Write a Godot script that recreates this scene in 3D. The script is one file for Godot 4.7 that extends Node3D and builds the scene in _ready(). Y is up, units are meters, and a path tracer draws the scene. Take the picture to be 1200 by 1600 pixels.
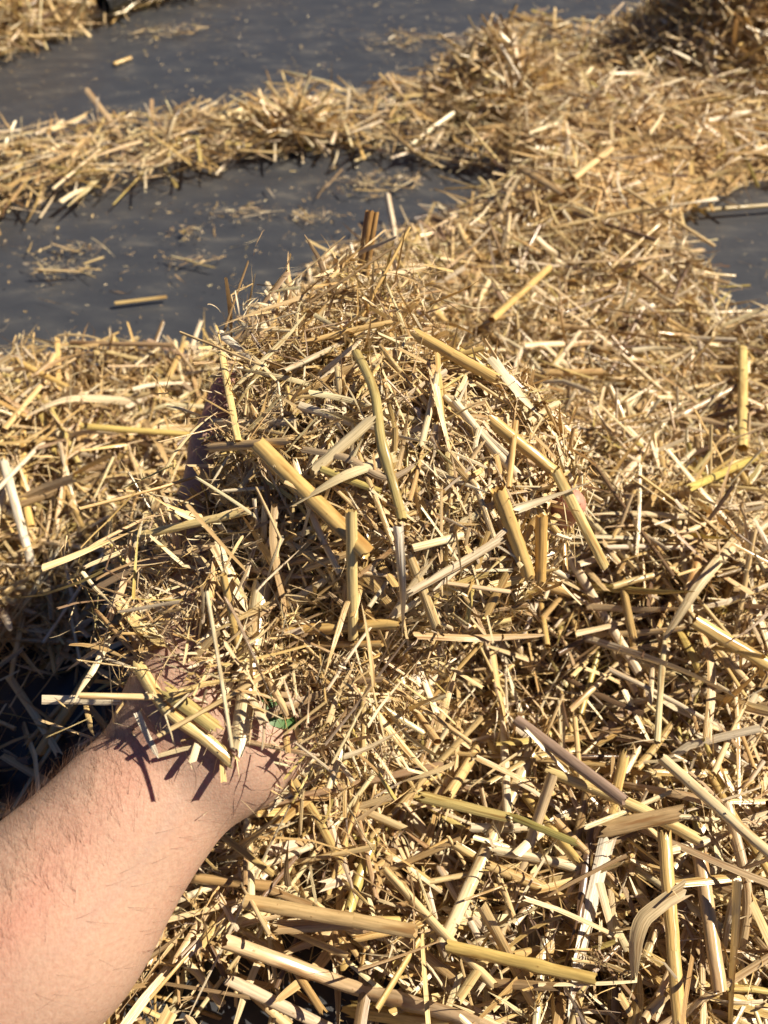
extends Node3D
# A left hand lifting a handful of straw over straw-strewn black mulch film, in hard sun.

const CAM_H := 0.45
const PITCH := 50.0
const HALF_V := 33.6
var F := 800.0 / tan(deg_to_rad(HALF_V))
var rng := RandomNumberGenerator.new()
var noise := FastNoiseLite.new()
var noise2 := FastNoiseLite.new()
var M := {}
var numbers := {}

# ---------------------------------------------------------------- pixels to places
func ray(x: float, y: float) -> Vector3:
	var u := (x - 600.0) / F
	var v := -(y - 800.0) / F
	var p := deg_to_rad(PITCH)
	return Vector3(u, -sin(p) + v * cos(p), -cos(p) - v * sin(p))

func at_depth(x: float, y: float, depth: float) -> Vector3:
	return Vector3(0, CAM_H, 0) + ray(x, y) * depth

func on_plane(x: float, y: float, level := 0.0) -> Vector3:
	var r := ray(x, y)
	return Vector3(0, CAM_H, 0) + r * ((level - CAM_H) / r.y)

# ---------------------------------------------------------------- naming
func numbered(called: String) -> String:
	var n: int = numbers.get(called, 0)
	numbers[called] = n + 1
	return called if n == 0 else "%s_%03d" % [called, n]

func tag(o: Node, label: String, category: String, group := "", kind := "") -> void:
	o.set_meta("label", label)
	o.set_meta("category", category)
	if group != "": o.set_meta("group", group)
	if kind != "": o.set_meta("kind", kind)

func top(o: Node, called: String) -> void:
	o.name = numbered(called)
	add_child(o, true)

# ---------------------------------------------------------------- materials
func streak_image(w: int, h: int, s: int) -> Image:
	var im := Image.create(w, h, false, Image.FORMAT_RGBA8)
	var a := FastNoiseLite.new(); a.seed = s; a.frequency = 1.0; a.noise_type = FastNoiseLite.TYPE_SIMPLEX
	for y in h:
		for x in w:
			var t := a.get_noise_2d(x * 0.42, y * 0.011) * 0.5 + a.get_noise_2d(x * 0.13 + 50.0, y * 0.004) * 0.4
			var blot := a.get_noise_2d(x * 0.05 + 200.0, y * 0.0045 + 90.0)
			var spot := a.get_noise_2d(x * 0.30 + 20.0, y * 0.03 + 300.0)
			var g := clampf(0.92 + 0.27 * t, 0.55, 1.0)
			var c := Color(g, g * (0.985 + 0.02 * t), g * (0.95 + 0.07 * t))
			c = c.lerp(Color(0.66, 0.53, 0.40), clampf((blot - 0.25) * 1.3, 0.0, 0.6))
			if spot > 0.68: c = c.lerp(Color(0.50, 0.37, 0.25), clampf((spot - 0.68) * 4.0, 0.0, 0.6))
			im.set_pixel(x, y, c)
	return im

func noise_tex(freq: float, s: int, ramp: Array, size := 512, octaves := 4, normal := false, bump := 4.0) -> NoiseTexture2D:
	var t := NoiseTexture2D.new()
	var n := FastNoiseLite.new(); n.seed = s; n.frequency = freq; n.fractal_octaves = octaves
	t.noise = n; t.width = size; t.height = size; t.seamless = true
	if normal:
		t.as_normal_map = true; t.bump_strength = bump
	elif ramp.size() > 0:
		var g := Gradient.new()
		var off := PackedFloat32Array(); var col := PackedColorArray()
		for k in ramp.size():
			off.append(ramp[k][0]); col.append(ramp[k][1])
		g.offsets = off; g.colors = col
		t.color_ramp = g
	return t

func make_materials() -> void:
	var st := ImageTexture.create_from_image(streak_image(128, 512, 5))
	for spec in [["straw", 0.29, 0.36], ["leaf", 0.42, 0.5], ["fibre", 0.55, 0.45]]:
		var m := StandardMaterial3D.new()
		m.albedo_texture = st
		m.vertex_color_use_as_albedo = true
		m.roughness = spec[1]
		m.metallic_specular = 0.6
		m.backlight_enabled = true
		m.backlight = Color(1.0, 0.86, 0.62) * float(spec[2])
		m.cull_mode = BaseMaterial3D.CULL_DISABLED
		if spec[0] != "fibre":
			m.heightmap_enabled = true
			m.heightmap_texture = st
			m.heightmap_scale = 0.06
		M[spec[0]] = m
	var core := StandardMaterial3D.new()
	core.albedo_texture = noise_tex(0.05, 31, [[0.0, Color(0.58, 0.47, 0.31)], [0.45, Color(0.70, 0.58, 0.40)], [1.0, Color(0.84, 0.74, 0.55)]])
	core.uv1_triplanar = true; core.uv1_world_triplanar = true; core.uv1_scale = Vector3(7, 7, 7)
	core.roughness = 0.95
	M["core"] = core
	var film := StandardMaterial3D.new()
	film.albedo_texture = noise_tex(0.012, 12, [[0.0, Color(0.212, 0.222, 0.244)], [0.5, Color(0.236, 0.245, 0.264)], [0.75, Color(0.266, 0.272, 0.284)], [1.0, Color(0.37, 0.36, 0.345)]], 1024, 6)
	film.uv1_triplanar = true; film.uv1_world_triplanar = true; film.uv1_scale = Vector3(1.1, 1.1, 2.3)
	film.roughness = 0.36
	film.metallic_specular = 0.55
	film.normal_enabled = true
	film.normal_texture = noise_tex(0.03, 77, [], 1024, 5, true, 3.0)
	film.normal_scale = 0.16
	M["film"] = film
	var skin := StandardMaterial3D.new()
	skin.vertex_color_use_as_albedo = true
	skin.albedo_texture = noise_tex(0.06, 41, [[0.0, Color(0.86, 0.80, 0.78)], [0.5, Color(0.95, 0.93, 0.92)], [1.0, Color(1, 1, 1)]], 512, 5)
	skin.uv1_triplanar = true; skin.uv1_scale = Vector3(16, 16, 16)
	skin.roughness = 0.5
	skin.metallic_specular = 0.42
	skin.subsurf_scatter_enabled = true
	skin.subsurf_scatter_strength = 0.14
	skin.normal_enabled = true
	skin.normal_texture = noise_tex(0.11, 43, [], 512, 4, true, 5.0)
	skin.normal_scale = 0.24
	M["skin"] = skin
	var nail := StandardMaterial3D.new()
	nail.albedo_color = Color(0.80, 0.60, 0.55); nail.roughness = 0.3
	M["nail"] = nail
	var hair := StandardMaterial3D.new()
	hair.albedo_color = Color(0.30, 0.19, 0.12); hair.roughness = 0.5
	M["hair"] = hair
	var green := StandardMaterial3D.new()
	green.vertex_color_use_as_albedo = true
	green.roughness = 0.45; green.backlight_enabled = true; green.backlight = Color(0.25, 0.4, 0.08)
	M["green"] = green
	var hose := StandardMaterial3D.new()
	hose.albedo_color = Color(0.12, 0.12, 0.125); hose.roughness = 0.5
	M["hose"] = hose

# ---------------------------------------------------------------- straw geometry
# sweep a cross-section (points in units of the radius) along a path; jag breaks the ends
func sweep(path: PackedVector3Array, rad: PackedFloat32Array, prof: PackedVector2Array, closed: bool, twist: float, jag: float, up0: Vector3, r: RandomNumberGenerator, tone := 0.0) -> ArrayMesh:
	var n := path.size()
	var m := prof.size()
	var cols := m + 1 if closed else m
	var V := PackedVector3Array(); var N := PackedVector3Array(); var U := PackedVector2Array(); var C := PackedColorArray(); var I := PackedInt32Array()
	var up := up0
	var u_off := r.randf(); var v_off := r.randf()
	var length := 0.0
	for i in range(1, n): length += path[i].distance_to(path[i - 1])
	var run := 0.0
	var end_a := []; var end_b := []
	for j in m:
		end_a.append(r.randf_range(-1, 1) * jag); end_b.append(r.randf_range(-1, 1) * jag)
	for i in n:
		var t := float(i) / (n - 1)
		if i > 0: run += path[i].distance_to(path[i - 1])
		var d := (path[mini(i + 1, n - 1)] - path[maxi(i - 1, 0)]).normalized()
		up = (up - d * up.dot(d)).normalized()
		var side := d.cross(up)
		var a := twist * t
		for j in cols:
			var q := prof[j % m]
			q = q.rotated(a) * rad[i]
			var p := path[i] + side * q.x + up * q.y
			if i == 0: p += d * float(end_a[j % m])
			if i == n - 1: p += d * float(end_b[j % m])
			V.append(p)
			N.append(Vector3.ZERO)
			U.append(Vector2(u_off + 0.30 * float(j) / cols, v_off + 6.0 * run))
			var b := 1.0 + tone * noise.get_noise_2d(t * 60.0 + u_off * 900.0, 3.0 + v_off * 700.0) * 1.2
			C.append(Color(b, b, b))
	for i in n - 1:
		for j in cols - 1:
			var a := i * cols + j
			for k in [a, a + cols, a + 1, a + 1, a + cols, a + cols + 1]: I.append(k)
	for k in range(0, I.size(), 3):
		var fn := (V[I[k + 2]] - V[I[k]]).cross(V[I[k + 1]] - V[I[k]])
		for e in 3: N[I[k + e]] += fn
	if closed:
		for i in n:
			var s := N[i * cols] + N[i * cols + cols - 1]
			N[i * cols] = s; N[i * cols + cols - 1] = s
	for k in N.size(): N[k] = N[k].normalized() if N[k].length() > 1e-20 else Vector3.UP
	var arr := []; arr.resize(Mesh.ARRAY_MAX)
	arr[Mesh.ARRAY_VERTEX] = V; arr[Mesh.ARRAY_NORMAL] = N; arr[Mesh.ARRAY_TEX_UV] = U; arr[Mesh.ARRAY_COLOR] = C; arr[Mesh.ARRAY_INDEX] = I
	var mesh := ArrayMesh.new()
	mesh.add_surface_from_arrays(Mesh.PRIMITIVE_TRIANGLES, arr)
	return mesh

func tube_profile(k: int, ridge: float, r: RandomNumberGenerator) -> PackedVector2Array:
	var p := PackedVector2Array()
	var flat := r.randf_range(0.5, 0.95)
	for j in k:
		var a := TAU * j / k
		var q := Vector2(cos(a), sin(a) * flat) * (1.0 + ridge * r.randf_range(-1, 1))
		p.append(q)
	return p

func arc_profile(k: int, span: float, ridge: float, r: RandomNumberGenerator) -> PackedVector2Array:
	var p := PackedVector2Array()
	for j in k:
		var a := PI * 0.5 - span * 0.5 + span * j / (k - 1)
		p.append(Vector2(cos(a), sin(a) - 0.6) * (1.0 + ridge * r.randf_range(-1, 1)))
	return p

func flat_profile(k: int, fold: float, r: RandomNumberGenerator) -> PackedVector2Array:
	var p := PackedVector2Array()
	for j in k:
		var x := -1.0 + 2.0 * j / (k - 1)
		p.append(Vector2(x, -fold * absf(x) + r.randf_range(-0.10, 0.10)))
	return p

# a straw piece along a path; kinds: stalk (round), split (half pipe), blade (flat leaf), fibre
func straw_mesh(kind: String, path: PackedVector3Array, radius: float, r: RandomNumberGenerator, fine: bool, up := Vector3.UP, joint := -1.0) -> ArrayMesh:
	var n := path.size()
	var rad := PackedFloat32Array()
	for i in n:
		var t := float(i) / (n - 1)
		var w := radius
		match kind:
			"stalk":
				w *= 1.0 + 0.10 * (0.5 - t)
				if joint >= 0.0: w *= 1.0 + 0.30 * exp(-pow((t - joint) * 26.0, 2.0))
			"split": w *= 1.0 - 0.12 * t
			"blade": w *= clampf(1.12 - pow(t, 4.0) * 0.75, 0.12, 1.0) * (1.0 + 0.06 * sin(t * 9.0 + radius * 1e5))
			"fibre": w *= clampf(1.0 - 0.75 * t, 0.15, 1.0)
		rad.append(w)
	match kind:
		"stalk":
			return sweep(path, rad, tube_profile(18, 0.08, r), true, r.randf_range(-0.2, 0.2), radius * 0.3, up, r, 0.04)
		"split":
			return sweep(path, rad, arc_profile(10, r.randf_range(1.6, 3.4), 0.05, r), false, r.randf_range(-0.4, 0.4), radius * 0.9, up, r, 0.05)
		"blade":
			return sweep(path, rad, flat_profile(6 if fine else 4, r.randf_range(0.05, 0.5), r), false, r.randf_range(-1.6, 1.6), radius * 0.8, up, r, 0.15)
	return sweep(path, rad, PackedVector2Array([Vector2(-1, 0), Vector2(0, 0.5), Vector2(1, 0)]), false, r.randf_range(-4, 4), 0.0, up, r, 0.1)

# a unit-length path along x with random bends and at most one sharp fold
func bent_path(n: int, bend: float, kink: float, r: RandomNumberGenerator, fold := 0.0) -> PackedVector3Array:
	var p := PackedVector3Array()
	var d := Vector3.RIGHT
	var q := Vector3.ZERO
	var drift := Vector3(0, r.randf_range(-1, 1), r.randf_range(-1, 1)) * bend
	var pts := [q]
	var at := 1 + r.randi() % maxi(1, n - 2)
	for i in n - 1:
		d = (d + drift / n + Vector3(0, r.randf_range(-1, 1), r.randf_range(-1, 1)) * kink / sqrt(n)).normalized()
		if i == at and fold > 0.0: d = d.rotated(Vector3(0, r.randf_range(-1, 1), r.randf_range(-1, 1)).normalized(), fold * r.randf_range(0.5, 1.2)).normalized()
		q += d / (n - 1)
		pts.append(q)
	var mid := q * 0.5
	for v in pts: p.append(v - mid)
	return p

const KINDS := ["stalk", "split", "blade", "fibre", "curl", "tuft"]
var variants := {}

func keep(kind: String, m: ArrayMesh) -> void:
	if not variants.has(kind): variants[kind] = []
	var a := m.surface_get_arrays(0)
	variants[kind].append([a[Mesh.ARRAY_VERTEX], a[Mesh.ARRAY_NORMAL], a[Mesh.ARRAY_TEX_UV], a[Mesh.ARRAY_INDEX]])

func loose_mesh(kind: String, n: int, prof: PackedVector2Array, closed: bool, length: float, radius: float, bend: float, kink: float, fold: float, twist: float, jag: float, r: RandomNumberGenerator) -> ArrayMesh:
	if kind != "fibre" and length > 0.009: radius *= clampf(length / 0.046, 0.5, 1.1)
	var p := bent_path(n, bend, kink, r, fold)
	var rad := PackedFloat32Array()
	for i in n:
		p[i] = p[i] * length
		var t := float(i) / (n - 1)
		match kind:
			"stalk": rad.append(radius * (1.06 - 0.12 * t))
			"split": rad.append(radius * (1.0 - 0.18 * pow(t, 3.0)))
			"blade": rad.append(radius * clampf(1.12 - 1.0 * pow(t, 2.6), 0.10, 1.0))
			_: rad.append(radius * clampf(1.0 - 0.8 * t, 0.15, 1.0))
	return sweep(p, rad, prof, closed, twist, jag, Vector3.UP, r)

func make_variants() -> void:
	var r := RandomNumberGenerator.new(); r.seed = 811
	var two := PackedVector2Array([Vector2(-1, 0), Vector2(1, 0)])
	for lod in ["", "_far"]:
		var hi: bool = lod == ""
		for k in 16: keep("stalk" + lod, loose_mesh("stalk", 4 if hi else 2, tube_profile(7 if hi else 4, 0.05, r), true, r.randf_range(0.026, 0.105), r.randf_range(0.0007, 0.0020), 0.08, 0.03, 0.25 if k % 5 == 0 else 0.0, r.randf_range(-0.3, 0.3), 0.0007, r))
		for k in 22: keep("split" + lod, loose_mesh("split", 5 if hi else 3, arc_profile(4 if hi else 3, r.randf_range(0.9, 2.8), 0.05, r), false, r.randf_range(0.012, 0.075), r.randf_range(0.0006, 0.0024), 0.14, 0.05, 0.5 if k % 4 == 0 else 0.0, r.randf_range(-0.5, 0.5), 0.0020, r))
		for k in 24: keep("blade" + lod, loose_mesh("blade", 6 if hi else 4, flat_profile(3, r.randf_range(0.0, 0.5), r) if hi else two, false, r.randf_range(0.014, 0.085), r.randf_range(0.0005, 0.0021), 0.55, 0.20, 1.2 if k % 3 == 0 else 0.0, r.randf_range(-1.8, 1.8), 0.0012, r))
		for k in 16: keep("fibre" + lod, loose_mesh("fibre", 7 if hi else 4, two, false, r.randf_range(0.012, 0.060), r.randf_range(0.00015, 0.00045) if k % 2 else r.randf_range(0.0003, 0.0008), 0.8 if k % 2 else 0.3, 0.40 if k % 2 else 0.12, 0.9 if k % 3 == 0 else 0.0, r.randf_range(-5, 5), 0.0, r))
		for k in 12: keep("fleck" + lod, loose_mesh("split", 3, arc_profile(3, 1.2, 0.1, r), false, r.randf_range(0.0016, 0.0075), r.randf_range(0.0004, 0.0013), 0.3, 0.2, 0.0, 0.3, 0.0006, r))
		for k in 10: keep("curl" + lod, loose_mesh("fibre", 11 if hi else 6, two, false, r.randf_range(0.010, 0.032), r.randf_range(0.00014, 0.00038), 3.2, 1.0, 0.0, r.randf_range(-6, 6), 0.0, r))
		for k in 8:   # frayed sheath: fibres fanning out from one end
			var st := SurfaceTool.new()
			for f in (7 if hi else 4):
				var pm := loose_mesh("fibre", 4 if hi else 3, two, false, r.randf_range(0.008, 0.020), r.randf_range(0.0002, 0.0007), 0.9, 0.4, 0.0, r.randf_range(-2, 2), 0.0, r)
				var b := Basis.from_euler(Vector3(r.randf_range(-3, 3), r.randf_range(-0.6, 0.6), r.randf_range(-0.6, 0.6)))
				st.append_from(pm, 0, Transform3D(b, b * Vector3(0.007, 0, 0)))
			keep("tuft" + lod, st.commit())

# linear base colours of straw
func straw_color(r: RandomNumberGenerator, pale := 0.0) -> Color:
	var k := r.randf() - pale
	var c: Color
	if k < 0.27: c = Color(0.86, 0.76, 0.54)
	elif k < 0.55: c = Color(0.78, 0.62, 0.355)
	elif k < 0.76: c = Color(0.72, 0.525, 0.24)
	elif k < 0.84: c = Color(0.51, 0.355, 0.175)
	elif k < 0.875: c = Color(0.62, 0.51, 0.19)
	elif k < 0.96: c = Color(0.38, 0.27, 0.16)
	else: c = Color(0.20, 0.13, 0.08)
	var v := r.randf_range(0.80, 1.08)
	return Color(c.r * v, c.g * v * r.randf_range(0.96, 1.03), c.b * v * r.randf_range(0.88, 1.12))

class Heap:
	var far := false
	var V := [PackedVector3Array(), PackedVector3Array(), PackedVector3Array()]
	var N := [PackedVector3Array(), PackedVector3Array(), PackedVector3Array()]
	var U := [PackedVector2Array(), PackedVector2Array(), PackedVector2Array()]
	var C := [PackedColorArray(), PackedColorArray(), PackedColorArray()]
	var I := [PackedInt32Array(), PackedInt32Array(), PackedInt32Array()]
	func add(slot: int, v: Array, turn: Basis, scale: float, at: Vector3, c: Color) -> void:
		var base: int = V[slot].size()
		V[slot].append_array(Transform3D(turn * scale, at) * (v[0] as PackedVector3Array))
		N[slot].append_array(Transform3D(turn, Vector3.ZERO) * (v[1] as PackedVector3Array))
		U[slot].append_array(v[2])
		var cc := PackedColorArray(); cc.resize(v[0].size()); cc.fill(c)
		C[slot].append_array(cc)
		var src: PackedInt32Array = v[3]
		var ii := src.duplicate()
		for k in ii.size(): ii[k] += base
		I[slot].append_array(ii)

func flush(h: Heap, called: String, label: String, group := "") -> Node3D:
	var root := Node3D.new()
	top(root, called)
	tag(root, label, "straw", group, "stuff")
	for slot in 3:
		if h.V[slot].size() == 0: continue
		var arr := []; arr.resize(Mesh.ARRAY_MAX)
		arr[Mesh.ARRAY_VERTEX] = h.V[slot]; arr[Mesh.ARRAY_NORMAL] = h.N[slot]; arr[Mesh.ARRAY_TEX_UV] = h.U[slot]; arr[Mesh.ARRAY_COLOR] = h.C[slot]; arr[Mesh.ARRAY_INDEX] = h.I[slot]
		var mesh := ArrayMesh.new(); mesh.add_surface_from_arrays(Mesh.PRIMITIVE_TRIANGLES, arr)
		var o := MeshInstance3D.new()
		o.mesh = mesh
		o.material_override = M[["straw", "leaf", "fibre"][slot]]
		o.name = ["chopped_stalk", "dry_leaf", "straw_fibre"][slot]
		o.set_meta("kind", "stuff")
		root.add_child(o, true)
		triangles += h.I[slot].size() / 3
	return root

var triangles := 0

func pick(w: Array) -> String:
	var s := 0.0
	for x in w: s += x
	var k := rng.randf() * s
	for j in w.size():
		k -= w[j]
		if k < 0.0: return KINDS[j]
	return KINDS[0]

var clear_of := []      # [a, b, radius]: room the straw leaves round thumb and fingertip

func in_the_way(p: Vector3) -> bool:
	for c in clear_of:
		if p.distance_to(Geometry3D.get_closest_point_to_segment(p, c[0], c[1])) < c[2]: return true
	return false

func piece(h: Heap, kind: String, at: Vector3, dir: Vector3, scale := 1.0, pale := 0.0, face := Vector3.UP) -> void:
	if clear_of.size() > 0 and in_the_way(at): return
	var x := dir.normalized()
	var ref := Vector3(rng.randf_range(-1, 1), rng.randf_range(-1, 1), rng.randf_range(-1, 1)).normalized()
	if kind != "fibre" and kind != "curl": ref = (ref * 0.75 + face).normalized()
	var z := x.cross(ref).normalized()
	if not z.is_finite() or z.length() < 0.5: z = x.cross(Vector3(0.3, 0.9, 0.2)).normalized()
	var y := z.cross(x)
	var list: Array = variants[kind + "_far" if h.far else kind]
	h.add({"stalk": 0, "split": 0, "fleck": 0, "blade": 1, "fibre": 2, "curl": 2, "tuft": 2}[kind], list[rng.randi() % list.size()], Basis(x, y, z), scale * rng.randf_range(0.8, 1.25), at, straw_color(rng, pale))

# ---------------------------------------------------------------- the lie of the straw
const GX0 := -1.9
const GZ0 := -2.9
const GS := 0.0125
const GNX := 304
const GNZ := 248
var cover := PackedFloat32Array()     # 0 bare film ... 1 deep straw
var soft := PackedFloat32Array()
var mounds := []

func polygon(px: Array) -> PackedVector2Array:
	var out := PackedVector2Array()
	for p in px:
		var g := on_plane(p[0], p[1], 0.012)
		out.append(Vector2(g.x, g.z))
	return out

func make_cover() -> void:
	var bare := [
		[polygon([[-80, 216], [-80, 112], [0, 88], [60, 62], [130, 36], [210, 8], [300, -16], [420, -44], [520, -80], [1090, -80], [1070, 0], [985, 34], [895, 52], [850, 26], [800, 40], [735, 60], [700, 104], [640, 134], [560, 146], [490, 146], [420, 162], [330, 172], [200, 186], [60, 206]]), 0.0],
		[polygon([[-80, 340], [0, 322], [100, 298], [200, 282], [310, 262], [390, 238], [440, 228], [520, 224], [640, 232], [700, 256], [830, 252], [740, 322], [650, 356], [550, 392], [485, 430], [462, 480], [430, 520], [340, 552], [230, 576], [120, 570], [40, 582], [-80, 600]]), 0.0],
		[polygon([[1045, 350], [1080, 312], [1200, 268], [1360, 240], [1360, 540], [1210, 520], [1120, 505], [1125, 460], [1070, 405]]), 0.0],
		[polygon([[-80, 1010], [60, 985], [160, 960], [300, 900], [380, 1010], [300, 1120], [200, 1290], [40, 1400], [-80, 1420]]), 0.20],
		[polygon([[420, 1490], [570, 1495], [650, 1550], [640, 1680], [180, 1700], [200, 1570], [330, 1530]]), 0.0],
	]
	cover.resize(GNX * GNZ); soft.resize(GNX * GNZ)
	for j in GNZ:
		for i in GNX:
			var q := Vector2(GX0 + (i + 0.5) * GS, GZ0 + (j + 0.5) * GS)
			var c := 1.0
			for b in bare:
				if Geometry2D.is_point_in_polygon(q, b[0]): c = b[1]
			cover[j * GNX + i] = c
	soft = cover.duplicate()
	for pass_ in 3:
		var tmp := soft.duplicate()
		for j in range(1, GNZ - 1):
			for i in range(1, GNX - 1):
				var k := j * GNX + i
				soft[k] = (tmp[k] * 2.0 + tmp[k - 1] + tmp[k + 1] + tmp[k - GNX] + tmp[k + GNX]) / 6.0
	for m in [[450, 132, 0.045, 0.042, 0.03], [780, 88, 0.08, 0.045, 0.04], [1170, 24, 0.16, 0.14, 0.07], [-20, -30, 0.14, 0.13, 0.04], [1040, 900, 0.15, 0.055, 0.04], [900, 1110, 0.06, -0.022, 0.0], [740, 560, 0.16, 0.030, 0.03], [930, 330, 0.20, 0.025, 0.04], [100, 625, 0.10, 0.018, 0.03], [150, 900, 0.10, -0.012, 0.0], [1080, 1350, 0.14, 0.020, 0.03], [1000, 180, 0.22, 0.04, 0.04], [690, 1075, 0.06, -0.030, 0.0], [560, 1150, 0.05, -0.02, 0.0]]:
		var g := on_plane(m[0], m[1], m[4])
		mounds.append([g.x, g.z, m[2], m[3]])

func sample(a: PackedFloat32Array, x: float, z: float) -> float:
	var fx := clampf((x - GX0) / GS - 0.5, 0.0, GNX - 1.001)
	var fz := clampf((z - GZ0) / GS - 0.5, 0.0, GNZ - 1.001)
	var i := int(fx); var j := int(fz)
	var u := fx - i; var v := fz - j
	var k := j * GNX + i
	return lerpf(lerpf(a[k], a[k + 1], u), lerpf(a[k + GNX], a[k + GNX + 1], u), v)

func straw_height(x: float, z: float) -> float:
	var c := sample(soft, x, z)
	var h := lerpf(0.030, 0.017, smoothstep(-0.45, -0.8, z))
	for m in mounds:
		var d2: float = (pow(x - m[0], 2.0) + pow(z - m[1], 2.0)) / (m[2] * m[2])
		if d2 < 6.0: h += m[3] * exp(-d2 * 2.0)
	h += noise.get_noise_2d(x * 900.0, z * 900.0) * lerpf(0.016, 0.009, smoothstep(-0.6, -0.9, z)) + lerpf(1.0, 0.6, smoothstep(-0.6, -0.9, z)) * noise2.get_noise_2d(x * 2600.0, z * 2600.0) * 0.013
	return maxf(0.0, h) * smoothstep(0.15, 0.95, c) + 0.002

# the handful: a lumpy dome
var pile_c := Vector3.ZERO
var pile_r := Vector3(0.090, 0.058, 0.086)

func pile_f(p: Vector3) -> float:   # < 0 inside
	var q := (p - pile_c) / pile_r
	return q.length() - 1.0 - 0.12 * noise2.get_noise_3d(p.x * 900.0, p.y * 900.0, p.z * 900.0)

# first surface along a pixel's ray: handful or straw bed
func surface(x: float, y: float, with_pile := true) -> Vector3:
	var d := ray(x, y)
	var o := Vector3(0, CAM_H, 0)
	var t := 0.2
	while t < 4.0:
		var p := o + d * t
		if with_pile and pile_f(p) < 0.0: return p
		if p.y < straw_height(p.x, p.z): return p
		t += 0.003
	return o + d * t

# ---------------------------------------------------------------- the straw bed
func make_bed() -> void:
	# a matted base of old straw under the loose pieces, only where straw is deep
	var st := SurfaceTool.new()
	st.begin(Mesh.PRIMITIVE_TRIANGLES)
	var s := 0.02
	var nx := int(3.6 / s); var nz := int(2.9 / s)
	for j in nz + 1:
		for i in nx + 1:
			var x := -1.8 + i * s; var z := -2.75 + j * s
			var h := straw_height(x, z)
			st.set_smooth_group(0)
			st.add_vertex(Vector3(x, h - 0.024 if h > 0.030 else -0.02, z))
	for j in nz:
		for i in nx:
			var a := j * (nx + 1) + i
			for k in [a, a + 1, a + nx + 1, a + 1, a + nx + 2, a + nx + 1]: st.add_index(k)
	st.generate_normals()
	var o := MeshInstance3D.new()
	o.mesh = st.commit(); o.material_override = M["core"]
	top(o, "matted_straw")
	tag(o, "matted layer of packed straw beneath the loose straw", "straw", "", "stuff")

	var near := Heap.new(); var far := Heap.new(); far.far = true
	# near: up to about 0.75 m from the camera's foot; far: beyond
	for zone in [[near, 100000, -0.62, 0.62, -0.72, 0.16], [far, 112000, -1.55, 1.45, -2.5, -0.72]]:
		for k in int(zone[1]):
			var x := rng.randf_range(zone[2], zone[3]); var z := rng.randf_range(zone[4], zone[5])
			# skip what the frame cannot show
			if absf(x) > 0.30 + (-z) * 0.62: continue
			var c := sample(soft, x, z) + noise2.get_noise_2d(x * 1500.0, z * 1500.0) * 0.18
			if rng.randf() > smoothstep(0.12, 0.72, c): continue
			var h := straw_height(x, z)
			var near_front := clampf((z + 0.42) / 0.30, 0.0, 1.0)
			var kind := pick([lerpf(0.035, 0.06, near_front), 0.19, 0.34, 0.35, 0.22, 0.09])
			if zone[0] == near:      # leave the bare film bare: no piece reaches far over it
				var reach := minf(minf(sample(cover, x + 0.02, z), sample(cover, x - 0.02, z)), minf(sample(cover, x, z + 0.02), sample(cover, x, z - 0.02)))
				if reach < 0.1 and rng.randf() < 0.72: continue
			var depth := pow(rng.randf(), 1.2)
			var y := h + 0.007 - depth * minf(0.034, h)
			var a := rng.randf() * TAU
			var tilt := rng.randfn(0.0, 0.26 + 0.14 * smoothstep(0.02, 0.06, h))
			if zone[0] == far: tilt *= 0.6
			if kind == "fibre" or kind == "curl": tilt *= 1.8
			if h < 0.008: tilt *= 0.25; y = maxf(y, 0.003)
			piece(zone[0], kind, Vector3(x, maxf(y, 0.002), z), Vector3(cos(a), tilt, sin(a)), lerpf(0.95, 1.06, near_front) * (1.0 if zone[0] == near else 1.12) * (1.5 if rng.randf() < 0.03 else 1.0), 0.16 * noise.get_noise_2d(x * 700.0 + 50.0, z * 700.0))
	flush(near, "loose_straw", "loose golden chopped straw spread thickly under the hand and beside the forearm")
	flush(far, "straw_row", "rows of loose straw strewn across black film behind the hand")

	# standing clumps on the far rows
	for q in [[450, 140, 0.042, 0.045, 420, "dense small tangled clump of straw on the row behind the bare film"], [785, 90, 0.08, 0.055, 700, "wide ragged clump of straw heaped beside bare grey film"], [1165, 38, 0.16, 0.15, 2200, "large tall mound of brown straw shading the row beside it"], [-20, -34, 0.15, 0.13, 1700, "straw heap beyond the farthest strip of film, beside green grass"]]:
		var hp := Heap.new(); hp.far = true
		var g := on_plane(q[0], q[1], 0.06)
		for k in int(q[4]):
			var a := rng.randf() * TAU; var rr := sqrt(rng.randf()) * float(q[2])
			var x := g.x + cos(a) * rr; var z := g.z + sin(a) * rr
			var lift: float = float(q[3]) * rng.randf() * (1.0 - pow(rr / float(q[2]), 2.0))
			var b := rng.randf() * TAU
			piece(hp, pick([0.1, 0.2, 0.34, 0.26, 0.1, 0.05]), Vector3(x, straw_height(x, z) * 0.8 + lift * 0.5, z), Vector3(cos(b), rng.randfn(0.1, 0.55), sin(b)), 1.15)
		flush(hp, "straw_clump", q[5], "clumps standing on the far straw rows")

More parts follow.
